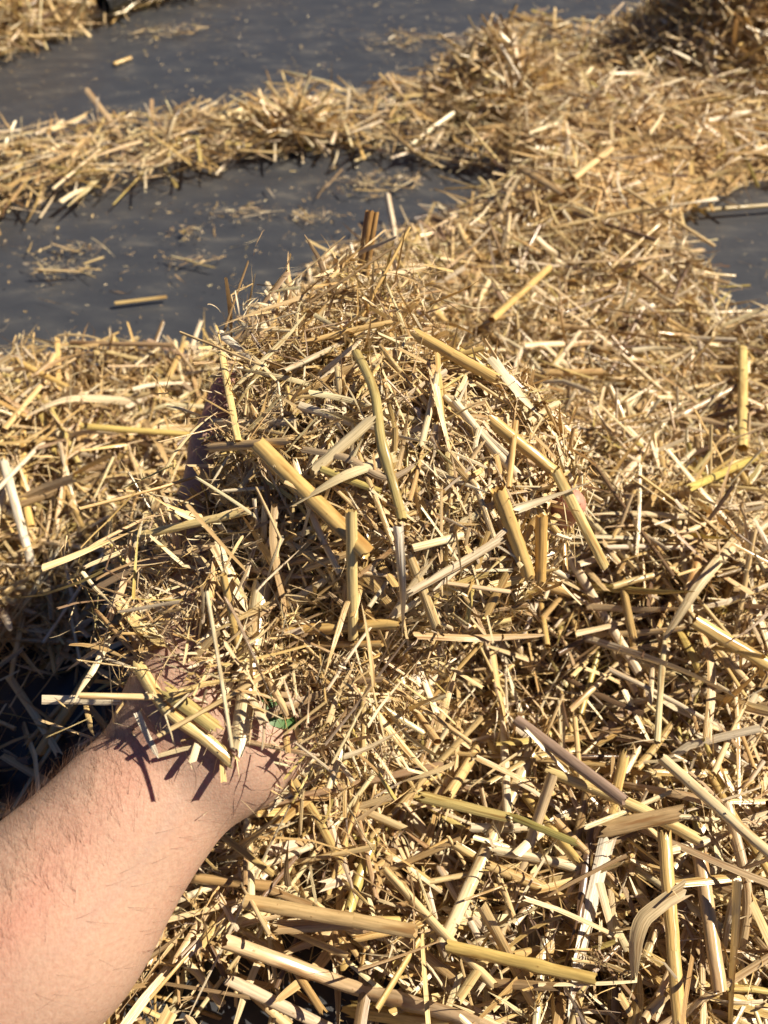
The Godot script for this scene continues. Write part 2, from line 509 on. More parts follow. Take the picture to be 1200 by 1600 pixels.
# ---------------------------------------------------------------- chaff and scraps on the bare film
func make_film_litter() -> void:
	var hp := Heap.new(); hp.far = true
	for k in 60000:
		var x := rng.randf_range(-1.4, 1.3); var z := rng.randf_range(-2.4, 0.1)
		var c := sample(soft, x, z)
		if c > 0.6: continue
		var n := noise2.get_noise_2d(x * 800.0 + 300.0, z * 800.0)
		if rng.randf() > 0.32 + 1.2 * maxf(0.0, n) + 0.5 * c: continue
		var a := rng.randf() * TAU
		piece(hp, "fleck" if rng.randf() < 0.86 else "fibre", Vector3(x, 0.0028, z), Vector3(cos(a), 0.0, sin(a)), 0.35 + 0.75 * pow(rng.randf(), 3.0), 0.1)
	flush(hp, "straw_chaff", "tiny pale flecks of chaff sprinkled over the bare black film")
	# small tufts lying on the film, told apart by where they lie
	for q in [[268, 44, 0.045, 60, "spiky straw tuft alone on the farthest strip of film"], [95, 398, 0.032, 22, "flat frayed straw tuft on the bare film beside a twin tuft"], [132, 384, 0.020, 14, "small straw tuft touching the flat frayed tuft on film"], [100, 420, 0.020, 20, "thin trail of straw crumbs below the paired tufts"], [487, 332, 0.020, 26, "upright little straw tuft on film near the forked stub"], [560, 288, 0.038, 40, "bulky straw tuft of thick pieces lying on bare film"], [610, 275, 0.026, 30, "loose straw scrap between bulky tuft and straw row"], [368, 328, 0.028, 24, "long thin straw scrap lying alone on bare film"], [285, 358, 0.014, 14, "pinch of straw in the middle of the bare film"], [300, 402, 0.018, 12, "sparse straw crumbs in the middle of the bare film"], [640, 60, 0.06, 90, "sparse patch of straw on far film beside the ragged clump"]]:
		var t := Heap.new()
		var g := on_plane(q[0], q[1], 0.006)
		for k in int(q[3]):
			var a := rng.randf() * TAU; var rr := sqrt(rng.randf()) * float(q[2])
			var b := rng.randf() * TAU
			piece(t, pick([0.04, 0.26, 0.42, 0.24, 0.0, 0.06]), Vector3(g.x + cos(a) * rr * 1.4, 0.003 + rng.randf() * 0.007 * (1.0 - rr / float(q[2])), g.z + sin(a) * rr * 0.7), Vector3(cos(b), rng.randfn(0, 0.1), sin(b) * 0.6), rng.randf_range(0.25, 0.62))
			for e in 2:
				a = rng.randf() * TAU; rr = absf(rng.randfn()) * float(q[2])
				piece(t, "fleck", Vector3(g.x + cos(a) * rr * 1.5, 0.003, g.z + sin(a) * rr * 0.8), Vector3(cos(b), 0, sin(b)), rng.randf_range(0.5, 1.2))
		flush(t, "straw_tuft", q[4], "small tufts lying on the film")

# ---------------------------------------------------------------- the handful
func make_handful() -> void:
	var hp := Heap.new()
	for k in 23000:
		var n := Vector3(rng.randfn(), rng.randfn() * 0.9 + 0.15, rng.randfn()).normalized()
		var f := pow(rng.randf(), 0.22)
		if n.y < -0.55 and f > 0.9: f *= 0.85
		var lump := 1.0 + 0.12 * noise2.get_noise_3d((pile_c.x + n.x * pile_r.x) * 900.0, (pile_c.y + n.y * pile_r.y) * 900.0, (pile_c.z + n.z * pile_r.z) * 900.0)
		var p := pile_c + n * pile_r * f * lump * 0.97
		var gn := (n / pile_r).normalized()
		var d := Vector3(rng.randfn(), rng.randfn(), rng.randfn()).normalized()
		d -= gn * d.dot(gn) * rng.randf_range(0.8, 1.0)
		var kind := pick([0.02, 0.18, 0.40, 0.20, 0.25, 0.09])
		piece(hp, kind, p, d, 0.72, 0.13, gn)
	# straggling ends that hang over the near edge and the thumb side
	for q in [[300, 960, 0.33, 0.040, 330], [380, 1000, 0.325, 0.045, 420], [260, 900, 0.345, 0.035, 170], [520, 1050, 0.335, 0.045, 520], [430, 900, 0.325, 0.05, 420], [600, 1000, 0.345, 0.03, 220], [560, 1090, 0.345, 0.032, 260], [360, 760, 0.345, 0.04, 200], [425, 600, 0.368, 0.032, 330], [410, 680, 0.355, 0.030, 260], [445, 530, 0.380, 0.03, 240], [600, 470, 0.405, 0.035, 330], [520, 500, 0.40, 0.04, 360], [440, 1045, 0.312, 0.034, 420], [510, 1085, 0.322, 0.034, 360], [345, 1020, 0.316, 0.034, 300], [395, 1060, 0.305, 0.022, 160]]:
		var c := at_depth(q[0], q[1], q[2])
		for k in int(q[4]):
			var off := Vector3(rng.randfn(), rng.randfn() * 0.55, rng.randfn()) * float(q[3]) * 0.5
			piece(hp, pick([0.02, 0.11, 0.30, 0.18, 0.36, 0.08]), c + off, Vector3(rng.randfn(), rng.randfn() * 0.55, rng.randfn()), 0.66, 0.02)
	flush(hp, "straw_handful", "tangled dome of fine golden straw lifted in the cupped hand")

# ---------------------------------------------------------------- single straws
func one_straw(called: String, kind: String, pts: Array, radius: float, color: Color, label: String, group := "", joint := -1.0, up := Vector3.UP) -> MeshInstance3D:
	var c := Curve3D.new()
	for i in pts.size():
		var a: Vector3 = pts[maxi(i - 1, 0)]; var b: Vector3 = pts[mini(i + 1, pts.size() - 1)]
		var ease := 0.16 if kind == "blade" else 0.05
		c.add_point(pts[i], -(b - a) * ease, (b - a) * ease)
	var n := 9 + 5 * (pts.size() - 2)
	var path := PackedVector3Array()
	var mid := c.sample_baked(c.get_baked_length() * 0.5)
	for i in n:
		var w := Vector3(rng.randf_range(-1, 1), rng.randf_range(-1, 1), rng.randf_range(-1, 1)) * radius * 0.035
		path.append(c.sample_baked(c.get_baked_length() * i / (n - 1), true) - mid + w)
	var o := MeshInstance3D.new()
	o.mesh = straw_mesh(kind, path, radius, rng, true, up, joint)
	var m: StandardMaterial3D = (M["leaf"] if kind == "blade" else M["straw"]).duplicate()
	m.albedo_color = color.linear_to_srgb()
	o.material_override = m
	o.position = mid
	top(o, called)
	tag(o, label, "straw", group)
	return o

# place a straw between two pixels, resting on the surface found there and lifted by `lift`
func laid(called: String, kind: String, px: Array, radius: float, color: Color, label: String, lift := 0.004, joint := -1.0, with_pile := true) -> void:
	var pts := []
	for p in px:
		var q: Vector3
		if p.size() > 2:
			var hit := surface(p[0], p[1])
			var own: float = p[2]
			if pile_f(hit) < 0.02: own = minf(own, (Vector3(0, CAM_H, 0) - hit).length() / ray(p[0], p[1]).length() - 0.010)
			q = at_depth(p[0], p[1], own)
			if label.contains("wrist") or label.contains("forearm"):
				# rest on the skin rather than inside it
				for step in 40:
					var d := arm_sdf(q)
					if d > radius + 0.0015: break
					q += (Vector3(0, CAM_H, 0) - q).normalized() * 0.001
		else: q = surface(p[0], p[1], with_pile)
		if p.size() <= 2: q += (Vector3(0, CAM_H, 0) - q).normalized() * (lift + (0.007 if lift >= 0.012 else 0.0))
		pts.append(q)
	if kind != "blade" and pts.size() == 3:      # stiff: keep it straight, lifted clear as a whole
		var chord: Vector3 = (pts[0] as Vector3).lerp(pts[2], (px[1][0] - px[0][0] + px[1][1] - px[0][1] + 0.001) / (px[2][0] - px[0][0] + px[2][1] - px[0][1] + 0.002))
		var rise: Vector3 = (Vector3(0, CAM_H, 0) - chord).normalized() * maxf(0.0, (chord - Vector3(0, CAM_H, 0)).length() - (pts[1] - Vector3(0, CAM_H, 0) as Vector3).length())
		pts[1] = chord + rise * 0.7; pts[0] += rise * 0.6; pts[2] += rise * 0.6
		pts[1] = (pts[1] as Vector3).lerp(((pts[0] as Vector3) + pts[2]) * 0.5, 0.75)
	if not with_pile and lift > 0.009: radius *= 0.80
	one_straw(called, kind, pts, radius, color, label, "", joint, (Vector3(0, CAM_H, 0) - pts[0] as Vector3).normalized() * 0.5 + Vector3.UP)
	var words := PackedStringArray()
	for w in label.split(" "):
		if w in ["lying", "standing", "slanting", "hanging", "jutting", "crossing", "under", "bent", "beside", "poking", "trailing", "running", "leaning", "above", "on", "dangling", "upright", "edging", "continuing", "at", "propped", "reaching", "alone", "in", "folded", "of", "out", "end", "below", "level", "across", "over"] and words.size() > 1: break
		words.append(w)
	landmarks.append([pts[pts.size() / 2], " ".join(words)])

var landmarks := []

func colour_word(c: Color) -> String:
	var v := c.r
	if v > 0.76 and c.b > 0.40: return "pale"
	if c.g > c.r * 0.82: return "greenish"
	if v > 0.58: return "golden" if c.b < 0.24 else "straw-yellow"
	return "tan" if v > 0.42 else "brown"

const GOLD := Color(0.70, 0.50, 0.20)
const PALE := Color(0.80, 0.68, 0.44)
const WHITE := Color(0.84, 0.79, 0.68)
const TAN := Color(0.55, 0.40, 0.22)
const GREY := Color(0.36, 0.28, 0.22)
const OLIVE := Color(0.52, 0.43, 0.18)
const YELLOW := Color(0.79, 0.64, 0.31)

func make_heroes() -> void:
	# on the handful
	laid("straw_stalk", "stalk", [[405, 695, 0.318], [490, 780, 0.310], [575, 865, 0.305]], 0.0034, GOLD, "thick golden stalk lying slantwise on top of the held handful", 0.0, -1.0)
	laid("straw_stalk", "stalk", [[549, 800, 0.308], [556, 900, 0.306], [552, 998, 0.308]], 0.0021, YELLOW, "slim upright golden stalk under the slanted thick stalk's end", 0.0)
	laid("straw_leaf", "blade", [[622, 818, 0.305], [625, 900, 0.302], [628, 990, 0.306]], 0.0021, WHITE, "bleached white flat strip hanging beside the slim golden stalk")
	laid("straw_stalk", "stalk", [[428, 986, 0.311], [520, 980, 0.309], [622, 974, 0.312]], 0.0022, GOLD, "level golden stalk crossing below the slim upright stalk", 0.0, 0.45)
	laid("straw_strip", "split", [[408, 920, 0.315], [396, 1020, 0.302], [376, 1168, 0.292]], 0.0042, PALE, "broad pale split strip hanging from the handful onto the wrist", 0.0)
	laid("straw_strip", "split", [[213, 1035, 0.318], [262, 1108, 0.305], [318, 1150, 0.298], [366, 1192, 0.292]], 0.0026, YELLOW, "yellow split stalk bent over the thumb side of the wrist")
	laid("straw_strip", "split", [[258, 1078, 0.310], [300, 1110, 0.303], [340, 1138, 0.299]], 0.0032, OLIVE, "short olive split stalk beside the bent one on the wrist")
	laid("straw_strip", "blade", [[188, 942, 0.325], [220, 975, 0.322], [258, 1010, 0.322]], 0.0030, YELLOW, "yellow folded leaf jutting past the handful's wrist side")
	laid("straw_stalk", "stalk", [[222, 836, 0.330], [310, 816, 0.324], [390, 798, 0.320]], 0.0019, YELLOW, "straight yellow stalk poking out of the handful over the shadow")
	laid("straw_stalk", "stalk", [[345, 545, 0.372], [366, 610, 0.366], [372, 690, 0.362]], 0.0017, YELLOW, "yellow twisted stalk standing in front of the thumb", 0.0)
	laid("straw_strip", "split", [[340, 518, 0.380], [375, 545, 0.374], [405, 570, 0.368]], 0.0028, WHITE, "whitish split sheath above the thumb tip")
	laid("straw_strip", "split", [[325, 698, 0.343], [390, 690, 0.338], [450, 690, 0.334]], 0.0028, TAN, "tan level sheath lying across the thumb")
	laid("straw_leaf", "blade", [[150, 918, 0.336], [235, 875, 0.330], [330, 850, 0.325], [440, 805, 0.320]], 0.0018, Color(0.38, 0.28, 0.18), "long brown dry leaf trailing out of the handful")
	laid("straw_stalk", "stalk", [[556, 550, 0.350], [584, 610, 0.338], [596, 690, 0.322], [618, 770, 0.312], [628, 812, 0.308]], 0.0020, OLIVE, "olive crooked stem running down the middle of the handful", 0.0, 0.72)
	laid("straw_leaf", "blade", [[470, 700, 0.318], [540, 714, 0.316], [605, 745, 0.312], [650, 725, 0.312]], 0.0016, Color(0.46, 0.36, 0.24), "thin brown leaf lying level across the handful")
	laid("straw_stalk", "stalk", [[778, 765, 0.315], [805, 830, 0.312], [826, 898, 0.316]], 0.0029, GOLD, "short ribbed golden stalk beside the fingertip", 0.0)
	laid("straw_stalk", "stalk", [[846, 806, 0.318], [846, 855, 0.317], [844, 908, 0.320]], 0.0024, Color(0.70, 0.46, 0.16), "short orange stub standing below the fingertip", 0.0)
	laid("straw_leaf", "blade", [[806, 795, 0.318], [870, 772, 0.318], [930, 750, 0.322]], 0.0022, Color(0.60, 0.55, 0.42), "grey green flat strip crossing over the fingertip")
	laid("straw_strip", "split", [[770, 655, 0.335], [830, 705, 0.328], [870, 735, 0.322]], 0.0030, GOLD, "folded golden stalk bent above the fingertip, upper half")
	laid("straw_stalk", "stalk", [[868, 735, 0.321], [900, 795, 0.325], [945, 885, 0.345]], 0.0023, YELLOW, "yellow stalk running past the fingertip down into the heap", 0.0)
	laid("straw_strip", "split", [[650, 520, 0.352], [710, 565, 0.345], [778, 592, 0.345]], 0.0030, GOLD, "golden ribbed sheath on the top of the handful")
	laid("straw_leaf", "blade", [[770, 560, 0.345], [810, 610, 0.342], [850, 655, 0.342]], 0.0026, Color(0.62, 0.55, 0.38), "greyish wide leaf on the far slope of the handful")
	laid("straw_stalk", "stalk", [[806, 658, 0.326], [800, 710, 0.322], [795, 762, 0.318]], 0.0012, Color(0.66, 0.44, 0.18), "thin reddish upright stem above the short ribbed stalk", 0.0)
	laid("straw_strip", "split", [[480, 1015, 0.318], [540, 1065, 0.318], [580, 1110, 0.320]], 0.0030, OLIVE, "greenish short sheath dangling under the handful")
	laid("straw_strip", "split", [[490, 735, 0.315], [540, 690, 0.318], [580, 655, 0.322]], 0.0030, PALE, "pale fluted sheath leaning up beneath the olive stem")
	laid("straw_leaf", "blade", [[650, 992, 0.322], [740, 996, 0.320], [850, 992, 0.325]], 0.0016, TAN, "long thin leaf crossing the dark gap under the handful")
	laid("straw_leaf", "blade", [[336, 850, 0.318], [372, 920, 0.313], [392, 960, 0.311]], 0.0026, PALE, "pale crumpled leaf on the thumb side of the handful")
	laid("straw_leaf", "blade", [[430, 790, 0.314], [428, 850, 0.310], [450, 970, 0.309]], 0.0016, TAN, "narrow tan leaf hanging between the pale and thick stalks")
	laid("straw_stalk", "stalk", [[564, 430, 0.47], [571, 385, 0.462], [578, 330, 0.455]], 0.0030, Color(0.46, 0.27, 0.10), "brown forked stub standing upright behind the handful", 0.0)
	laid("straw_stalk", "stalk", [[572, 432, 0.468], [580, 385, 0.461], [588, 332, 0.455]], 0.0017, Color(0.52, 0.32, 0.12), "slender brown prong leaning on the upright forked stub", 0.0)
	# twigs resting on the forearm
	laid("straw_leaf", "blade", [[214, 1114, 0.290], [230, 1150, 0.288], [246, 1182, 0.2885]], 0.0012, WHITE, "white dry twig standing on the forearm, longer arm of a V")
	laid("straw_leaf", "blade", [[246, 1181, 0.288], [280, 1172, 0.287], [312, 1165, 0.2885]], 0.0008, PALE, "thin pale twig lying on the wrist, shorter arm of a V")
	# on the near straw, right and below
	laid("straw_stalk", "stalk", [[806, 1124], [890, 1188], [976, 1252]], 0.0036, Color(0.40, 0.30, 0.25), "purplish grey ribbed stalk slanting down over the near straw", 0.018, -1.0, false)
	laid("straw_strip", "split", [[658, 1244], [730, 1256], [800, 1278]], 0.0040, OLIVE, "olive yellow leaf sheath lying level on the near straw", 0.016, -1.0, false)
	laid("straw_strip", "split", [[800, 1276], [850, 1298], [902, 1318]], 0.0032, Color(0.36, 0.33, 0.12), "darker green sheath tip continuing the olive leaf sheath", 0.016, -1.0, false)
	laid("straw_stalk", "stalk", [[1036, 1186], [1120, 1260], [1215, 1345]], 0.0033, PALE, "long pale golden stalk slanting out beside the purplish stalk", 0.020, -1.0, false)
	laid("straw_stalk", "stalk", [[830, 1175], [770, 1300], [690, 1480]], 0.0040, PALE, "long pale stalk standing on end among the near straw", 0.012, -1.0, false)
	laid("straw_leaf", "blade", [[950, 1310], [925, 1420], [890, 1590]], 0.0045, WHITE, "shining white broad leaf strip running down the near straw", 0.012, -1.0, false)
	laid("straw_strip", "split", [[1038, 1300], [1040, 1420], [1062, 1600]], 0.0048, GOLD, "broad golden fluted strip upright beside the white leaf strip", 0.012, -1.0, false)
	laid("straw_stalk", "stalk", [[1092, 1332], [1105, 1420], [1125, 1550]], 0.0040, Color(0.66, 0.48, 0.28), "thick light brown broken stalk upright near the golden strip", 0.012, -1.0, false)
	laid("straw_leaf", "blade", [[1072, 1388], [1002, 1440], [990, 1530]], 0.0042, Color(0.66, 0.54, 0.34), "curled tan leaf folded over between white and golden strips", 0.022, -1.0, false)
	laid("straw_stalk", "stalk", [[700, 1478], [800, 1500], [930, 1530]], 0.0034, Color(0.66, 0.50, 0.18), "golden jointed stalk lying level across the near straw", 0.018, 0.6, false)
	laid("straw_stalk", "stalk", [[385, 1408], [480, 1422], [650, 1455]], 0.0038, Color(0.62, 0.46, 0.24), "thick tan stalk lying level beside the forearm", 0.018, -1.0, false)
	laid("straw_strip", "split", [[425, 1450], [510, 1448], [598, 1440]], 0.0046, TAN, "short tan split stalk under the thick level stalk", 0.014, -1.0, false)
	laid("straw_stalk", "stalk", [[350, 1470], [450, 1505], [560, 1545], [720, 1590], [800, 1630]], 0.0036, Color(0.66, 0.50, 0.32), "longest pinkish tan jointed stalk slanting below the thick stalk", 0.020, 0.62, false)
	laid("straw_strip", "split", [[545, 1575], [620, 1590], [700, 1600]], 0.0058, Color(0.66, 0.50, 0.20), "broad golden strip beside the patch of bare film", 0.010, -1.0, false)
	laid("straw_stalk", "stalk", [[355, 1530], [440, 1570], [560, 1630]], 0.0033, Color(0.72, 0.60, 0.46), "pale pinkish stalk edging the bare film near the elbow", 0.014, -1.0, false)
	laid("straw_leaf", "blade", [[1200, 790], [1110, 890], [1040, 995]], 0.0040, PALE, "long pale twisted leaf on the heap behind the fingertip", 0.014, -1.0, false)
	laid("straw_stalk", "stalk", [[1160, 545], [1162, 620], [1160, 700]], 0.0046, Color(0.74, 0.58, 0.24), "yellow broken stalk standing upright on the heap", 0.018, -1.0, false)
	laid("straw_stalk", "stalk", [[1085, 970], [1140, 1000], [1220, 1050]], 0.0046, Color(0.70, 0.52, 0.22), "stout golden stalk end leaning over the heap's steep side", 0.016, -1.0, false)
	laid("straw_strip", "split", [[1050, 655], [1110, 625], [1160, 600]], 0.0040, Color(0.46, 0.33, 0.20), "brown wide sheath leaning beside the upright broken stalk", 0.012, -1.0, false)
	laid("straw_strip", "split", [[1080, 760], [1140, 740], [1190, 710]], 0.0036, Color(0.62, 0.52, 0.16), "yellow green stalk lying on the heap near the pale leaf", 0.014, -1.0, false)
	laid("straw_strip", "split", [[940, 1295], [1000, 1280], [1062, 1270]], 0.0052, TAN, "squat tan bundle strip lying level under the purplish stalk", 0.016, -1.0, false)
	laid("straw_stalk", "stalk", [[858, 418], [820, 455], [770, 498]], 0.0038, GOLD, "golden stalk leaning up behind the handful's far slope", 0.022, -1.0, false)
	laid("straw_leaf", "blade", [[1120, 308], [1040, 322], [970, 332]], 0.0048, WHITE, "whitish long leaf lying at the edge of the bare film pocket", 0.016, -1.0, false)
	laid("straw_leaf", "blade", [[1100, 388], [1000, 402], [900, 408], [820, 410]], 0.0034, Color(0.60, 0.46, 0.30), "long brownish leaf lying level on the middle straw", 0.016, -1.0, false)
	laid("straw_leaf", "blade", [[1205, 485], [1165, 498], [1125, 525]], 0.0062, PALE, "broad pale leaf reaching out of the heap by bare film", 0.014, -1.0, false)
	laid("straw_stalk", "stalk", [[955, 232], [925, 255], [895, 280]], 0.0050, Color(0.74, 0.56, 0.30), "blurred golden stalk propped up on the middle row", 0.016, -1.0, false)
	laid("straw_stalk", "stalk", [[812, 262], [845, 285], [880, 304]], 0.0050, TAN, "stout tan stalk tipped over on the middle row", 0.012, -1.0, false)
	# single bits on the bare film
	laid("straw_stalk", "stalk", [[180, 474], [215, 470], [260, 464]], 0.0020, Color(0.60, 0.46, 0.22), "slim straw lying alone on the near strip of bare film", 0.002, -1.0, false)
	laid("straw_stalk", "stalk", [[178, 100], [205, 90]], 0.0026, GOLD, "stubby golden straw alone on the farthest strip of film", 0.002, -1.0, false)
	laid("straw_stalk", "stalk", [[1080, 330], [1150, 325], [1240, 318]], 0.0030, Color(0.52, 0.42, 0.22), "dull straw reaching across the film pocket beside the heap", 0.010, -1.0, false)
	# left, in the shade
	laid("straw_strip", "split", [[5, 720], [28, 790], [50, 880]], 0.0040, WHITE, "whitish forked strip standing in the straw beside the shadow", 0.014, -1.0, false)
	laid("straw_stalk", "stalk", [[145, 1050], [105, 1110], [60, 1180]], 0.0048, GOLD, "thick golden stalk lying in the hand's shadow on film", 0.010, -1.0, false)
	laid("straw_strip", "split", [[130, 665], [210, 705], [320, 680]], 0.0034, Color(0.70, 0.56, 0.20), "yellow bent stalk lying on straw beside the thumb", 0.014, -1.0, false)
	laid("straw_strip", "split", [[20, 560], [60, 585], [105, 605]], 0.0036, Color(0.64, 0.46, 0.18), "golden stalk slanting at the rim of the near film strip", 0.012, -1.0, false)

# the other large straws: alike, set out over the near straw and the handful
func make_loose_straws() -> void:
	var made := 0
	var used := {}
	var tries := 0
	while made < 230 and tries < 4000:
		tries += 1
		var x := rng.randf_range(-20, 1220); var y := rng.randf_range(500, 1620)
		var on_arm := x < 480 - (y - 1080) * 0.65 and y > 1060
		if on_arm: continue
		var p := surface(x, y)
		if in_the_way(p): continue
		var held := pile_f(p) < 0.02
		if not held and minf(sample(soft, p.x, p.z), minf(sample(cover, p.x + 0.02, p.z), sample(cover, p.x - 0.02, p.z))) < 0.35: continue
		if held and rng.randf() < 0.45: continue
		var to_cam := (Vector3(0, CAM_H, 0) - p).normalized()
		var kind: String = ["stalk", "split", "split", "blade", "blade"][rng.randi() % 5]
		var length := rng.randf_range(0.030, 0.088) if not held else rng.randf_range(0.022, 0.050)
		var a := rng.randf() * TAU
		var d := Vector3(cos(a), rng.randfn(0, 0.22), sin(a)).normalized()
		if held:
			var gn := ((p - pile_c) / (pile_r * pile_r)).normalized()
			d = (d - gn * d.dot(gn) * 0.9).normalized()
		var mid := p + to_cam * (0.004 if held else rng.randf_range(0.004, 0.014))
		var bow := Vector3(rng.randf_range(-1, 1), rng.randf_range(-1, 1), rng.randf_range(-1, 1)) * length * (0.010 if kind == "stalk" else (0.03 if kind == "split" else 0.10))
		var rad := rng.randf_range(0.0013, 0.0026) if kind == "stalk" else rng.randf_range(0.0013, 0.0033)
		if held: rad *= 0.75
		var col := straw_color(rng, 0.06)
		var what: String = {"stalk": "round straw stalk", "split": "split straw piece", "blade": "flat straw leaf"}[kind]
		var called: String = {"stalk": "straw_stalk", "split": "straw_strip", "blade": "straw_leaf"}[kind]
		var order := landmarks.duplicate()
		order.sort_custom(func(a, b): return (a[0] as Vector3).distance_squared_to(mid) < (b[0] as Vector3).distance_squared_to(mid))
		var size := ("long" if length > 0.056 else ("short" if length < 0.040 else "medium")) if not held else ("long" if length > 0.038 else "short")
		var width := "narrow" if rad < 0.0018 else ("wide" if rad > 0.0025 else "")
		var label := ""
		for l in order.slice(0, 6):
			label = ("%s %s %s %s %s near %s" % [size, width, colour_word(col), what, "on handful" if held else "in loose straw", " ".join(l[1].split(" ").slice(0, 4))]).replace("  ", " ")
			if not used.has(label): break
		used[label] = true
		var group := "single straws lying on the handful" if held else "single straws lying in the loose straw"
		one_straw(called, kind, [mid - d * length * 0.5, mid + bow, mid + d * length * 0.5], rad, col, label, group, rng.randf() if kind == "stalk" and rng.randf() < 0.35 else -1.0, to_cam)
		made += 1

# ---------------------------------------------------------------- the arm and hand
var bones := []     # [a, b, ra, rb, group, blend]

func bone(a: Vector3, b: Vector3, ra: float, rb: float, k: float) -> void:
	bones.append([a, b - a, ra, rb - ra, 1.0 / (b - a).length_squared(), k])

func arm_sdf(p: Vector3) -> float:
	var d := 1.0
	for b in bones:
		var pa: Vector3 = p - b[0]
		var t := clampf(pa.dot(b[1]) * b[4], 0.0, 1.0)
		var e: float = (pa - b[1] * t).length() - (b[2] + b[3] * t)
		var k: float = b[5]
		var h := maxf(k - absf(d - e), 0.0) / k
		d = minf(d, e) - h * h * k * 0.25
	return d

func make_person() -> void:
	var wrist := at_depth(338, 1128, 0.320)
	var low := at_depth(68, 1448, 0.294)
	var elbow := wrist + (low - wrist) * 2.35
	var ax := (wrist - low).normalized()
	var view := (Vector3(0, CAM_H, 0) - low).normalized()
	var side := ax.cross(view).normalized()      # across the arm, to the right in the picture
	var nrm := side.cross(ax).normalized()       # palm side, towards the camera
	# forearm: radius and ulna sides, muscle bellies, tendons at the wrist
	for s in [-1.0, 1.0]:
		bone(elbow + side * s * 0.015, low + side * s * 0.0115, 0.0275, 0.0212, 0.03)
		bone(low + side * s * 0.0115, wrist + side * s * 0.0120, 0.0212, 0.0182, 0.03)
	bone(elbow - side * 0.012 + nrm * 0.008, low + (wrist - low) * 0.45 - side * 0.008 + nrm * 0.006, 0.021, 0.012, 0.03)
	for s in [-0.25, 0.25]:
		bone(low + (wrist - low) * 0.5 + side * s * 0.02 + nrm * 0.012, wrist + side * s * 0.02 + nrm * 0.0145, 0.006, 0.0032, 0.012)
	# palm
	var mcp := [at_depth(478, 815, 0.408), at_depth(548, 838, 0.414), at_depth(610, 885, 0.410), at_depth(655, 945, 0.398)]
	for i in 4:
		var s := lerpf(-1.0, 1.0, i / 3.0)
		bone(wrist + side * s * 0.014 - nrm * 0.002, mcp[i], 0.0165, 0.0115, 0.022)
	# thenar and hypothenar pads
	bone(wrist - side * 0.016 + nrm * 0.004, at_depth(325, 930, 0.352), 0.0165, 0.0155, 0.022)
	bone(wrist + side * 0.015 + nrm * 0.003, at_depth(585, 1000, 0.372), 0.0155, 0.0145, 0.022)
	# thumb
	var th := [at_depth(316, 930, 0.358), at_depth(310, 800, 0.378), at_depth(332, 700, 0.388), at_depth(356, 605, 0.392)]
	bone(th[0], th[1], 0.0150, 0.0118, 0.012); bone(th[1], th[2], 0.0114, 0.0106, 0.006); bone(th[2], th[3], 0.0106, 0.0082, 0.006)
	clear_of = [[at_depth(412, 1098, 0.298), at_depth(452, 1124, 0.298), 0.0095], [at_depth(322, 740, 0.350), at_depth(352, 600, 0.366), 0.0145], [at_depth(310, 830, 0.338), at_depth(322, 740, 0.35), 0.009], [at_depth(892, 790, 0.325), at_depth(850, 835, 0.335), 0.0135], [at_depth(892, 790, 0.305), at_depth(860, 825, 0.31), 0.011]]
	# fingers: root, middle joint, end joint, tip
	var fingers := [
		[mcp[0], at_depth(600, 690, 0.425), at_depth(680, 640, 0.415), at_depth(735, 615, 0.398)],
		[mcp[1], at_depth(690, 745, 0.430), at_depth(785, 700, 0.415), at_depth(850, 668, 0.392)],
		[mcp[2], at_depth(755, 855, 0.410), at_depth(838, 842, 0.372), at_depth(888, 788, 0.344)],
		[mcp[3], at_depth(745, 930, 0.402), at_depth(800, 890, 0.388), at_depth(835, 862, 0.372)],
	]
	var fr := [0.0105, 0.0108, 0.0102, 0.0088]
	for i in 4:
		var f: Array = fingers[i]; var r: float = fr[i]
		bone(f[0], f[1], r, r * 0.93, 0.007); bone(f[1], f[2], r * 0.94, r * 0.88, 0.004); bone(f[2], f[3], r * 0.88, r * 0.76, 0.004)

	# surface nets
	var lo := Vector3.INF; var hi := -Vector3.INF
	for b in bones:
		for q in [b[0], b[0] + b[1]]:
			lo = lo.min(q); hi = hi.max(q)
	lo -= Vector3.ONE * 0.045; hi += Vector3.ONE * 0.045
	var cs := 0.0038
	var B := 8
	var nb := Vector3i(((hi - lo) / (cs * B)).ceil())
	var nx := nb.x * B + 1; var ny := nb.y * B + 1; var nz := nb.z * B + 1
	var val := PackedFloat32Array(); val.resize(nx * ny * nz); val.fill(1.0)
	var active := []
	for bz in nb.z:
		for by in nb.y:
			for bx in nb.x:
				var c := lo + (Vector3(bx, by, bz) + Vector3.ONE * 0.5) * cs * B
				if absf(arm_sdf(c)) < cs * B * 0.95: active.append(Vector3i(bx, by, bz))
	for a in active:
		for k in B + 1:
			for j in B + 1:
				for i in B + 1:
					var gx: int = a.x * B + i; var gy: int = a.y * B + j; var gz: int = a.z * B + k
					var idx := (gz * ny + gy) * nx + gx
					if val[idx] == 1.0: val[idx] = arm_sdf(lo + Vector3(gx, gy, gz) * cs)
	var vid := {}
	var V := PackedVector3Array(); var N := PackedVector3Array(); var C := PackedColorArray(); var I := PackedInt32Array()
	var corner := [0, 1, nx, nx + 1, nx * ny, nx * ny + 1, nx * ny + nx, nx * ny + nx + 1]
	var edges := [[0, 1], [2, 3], [4, 5], [6, 7], [0, 2], [1, 3], [4, 6], [5, 7], [0, 4], [1, 5], [2, 6], [3, 7]]
	var cells := []
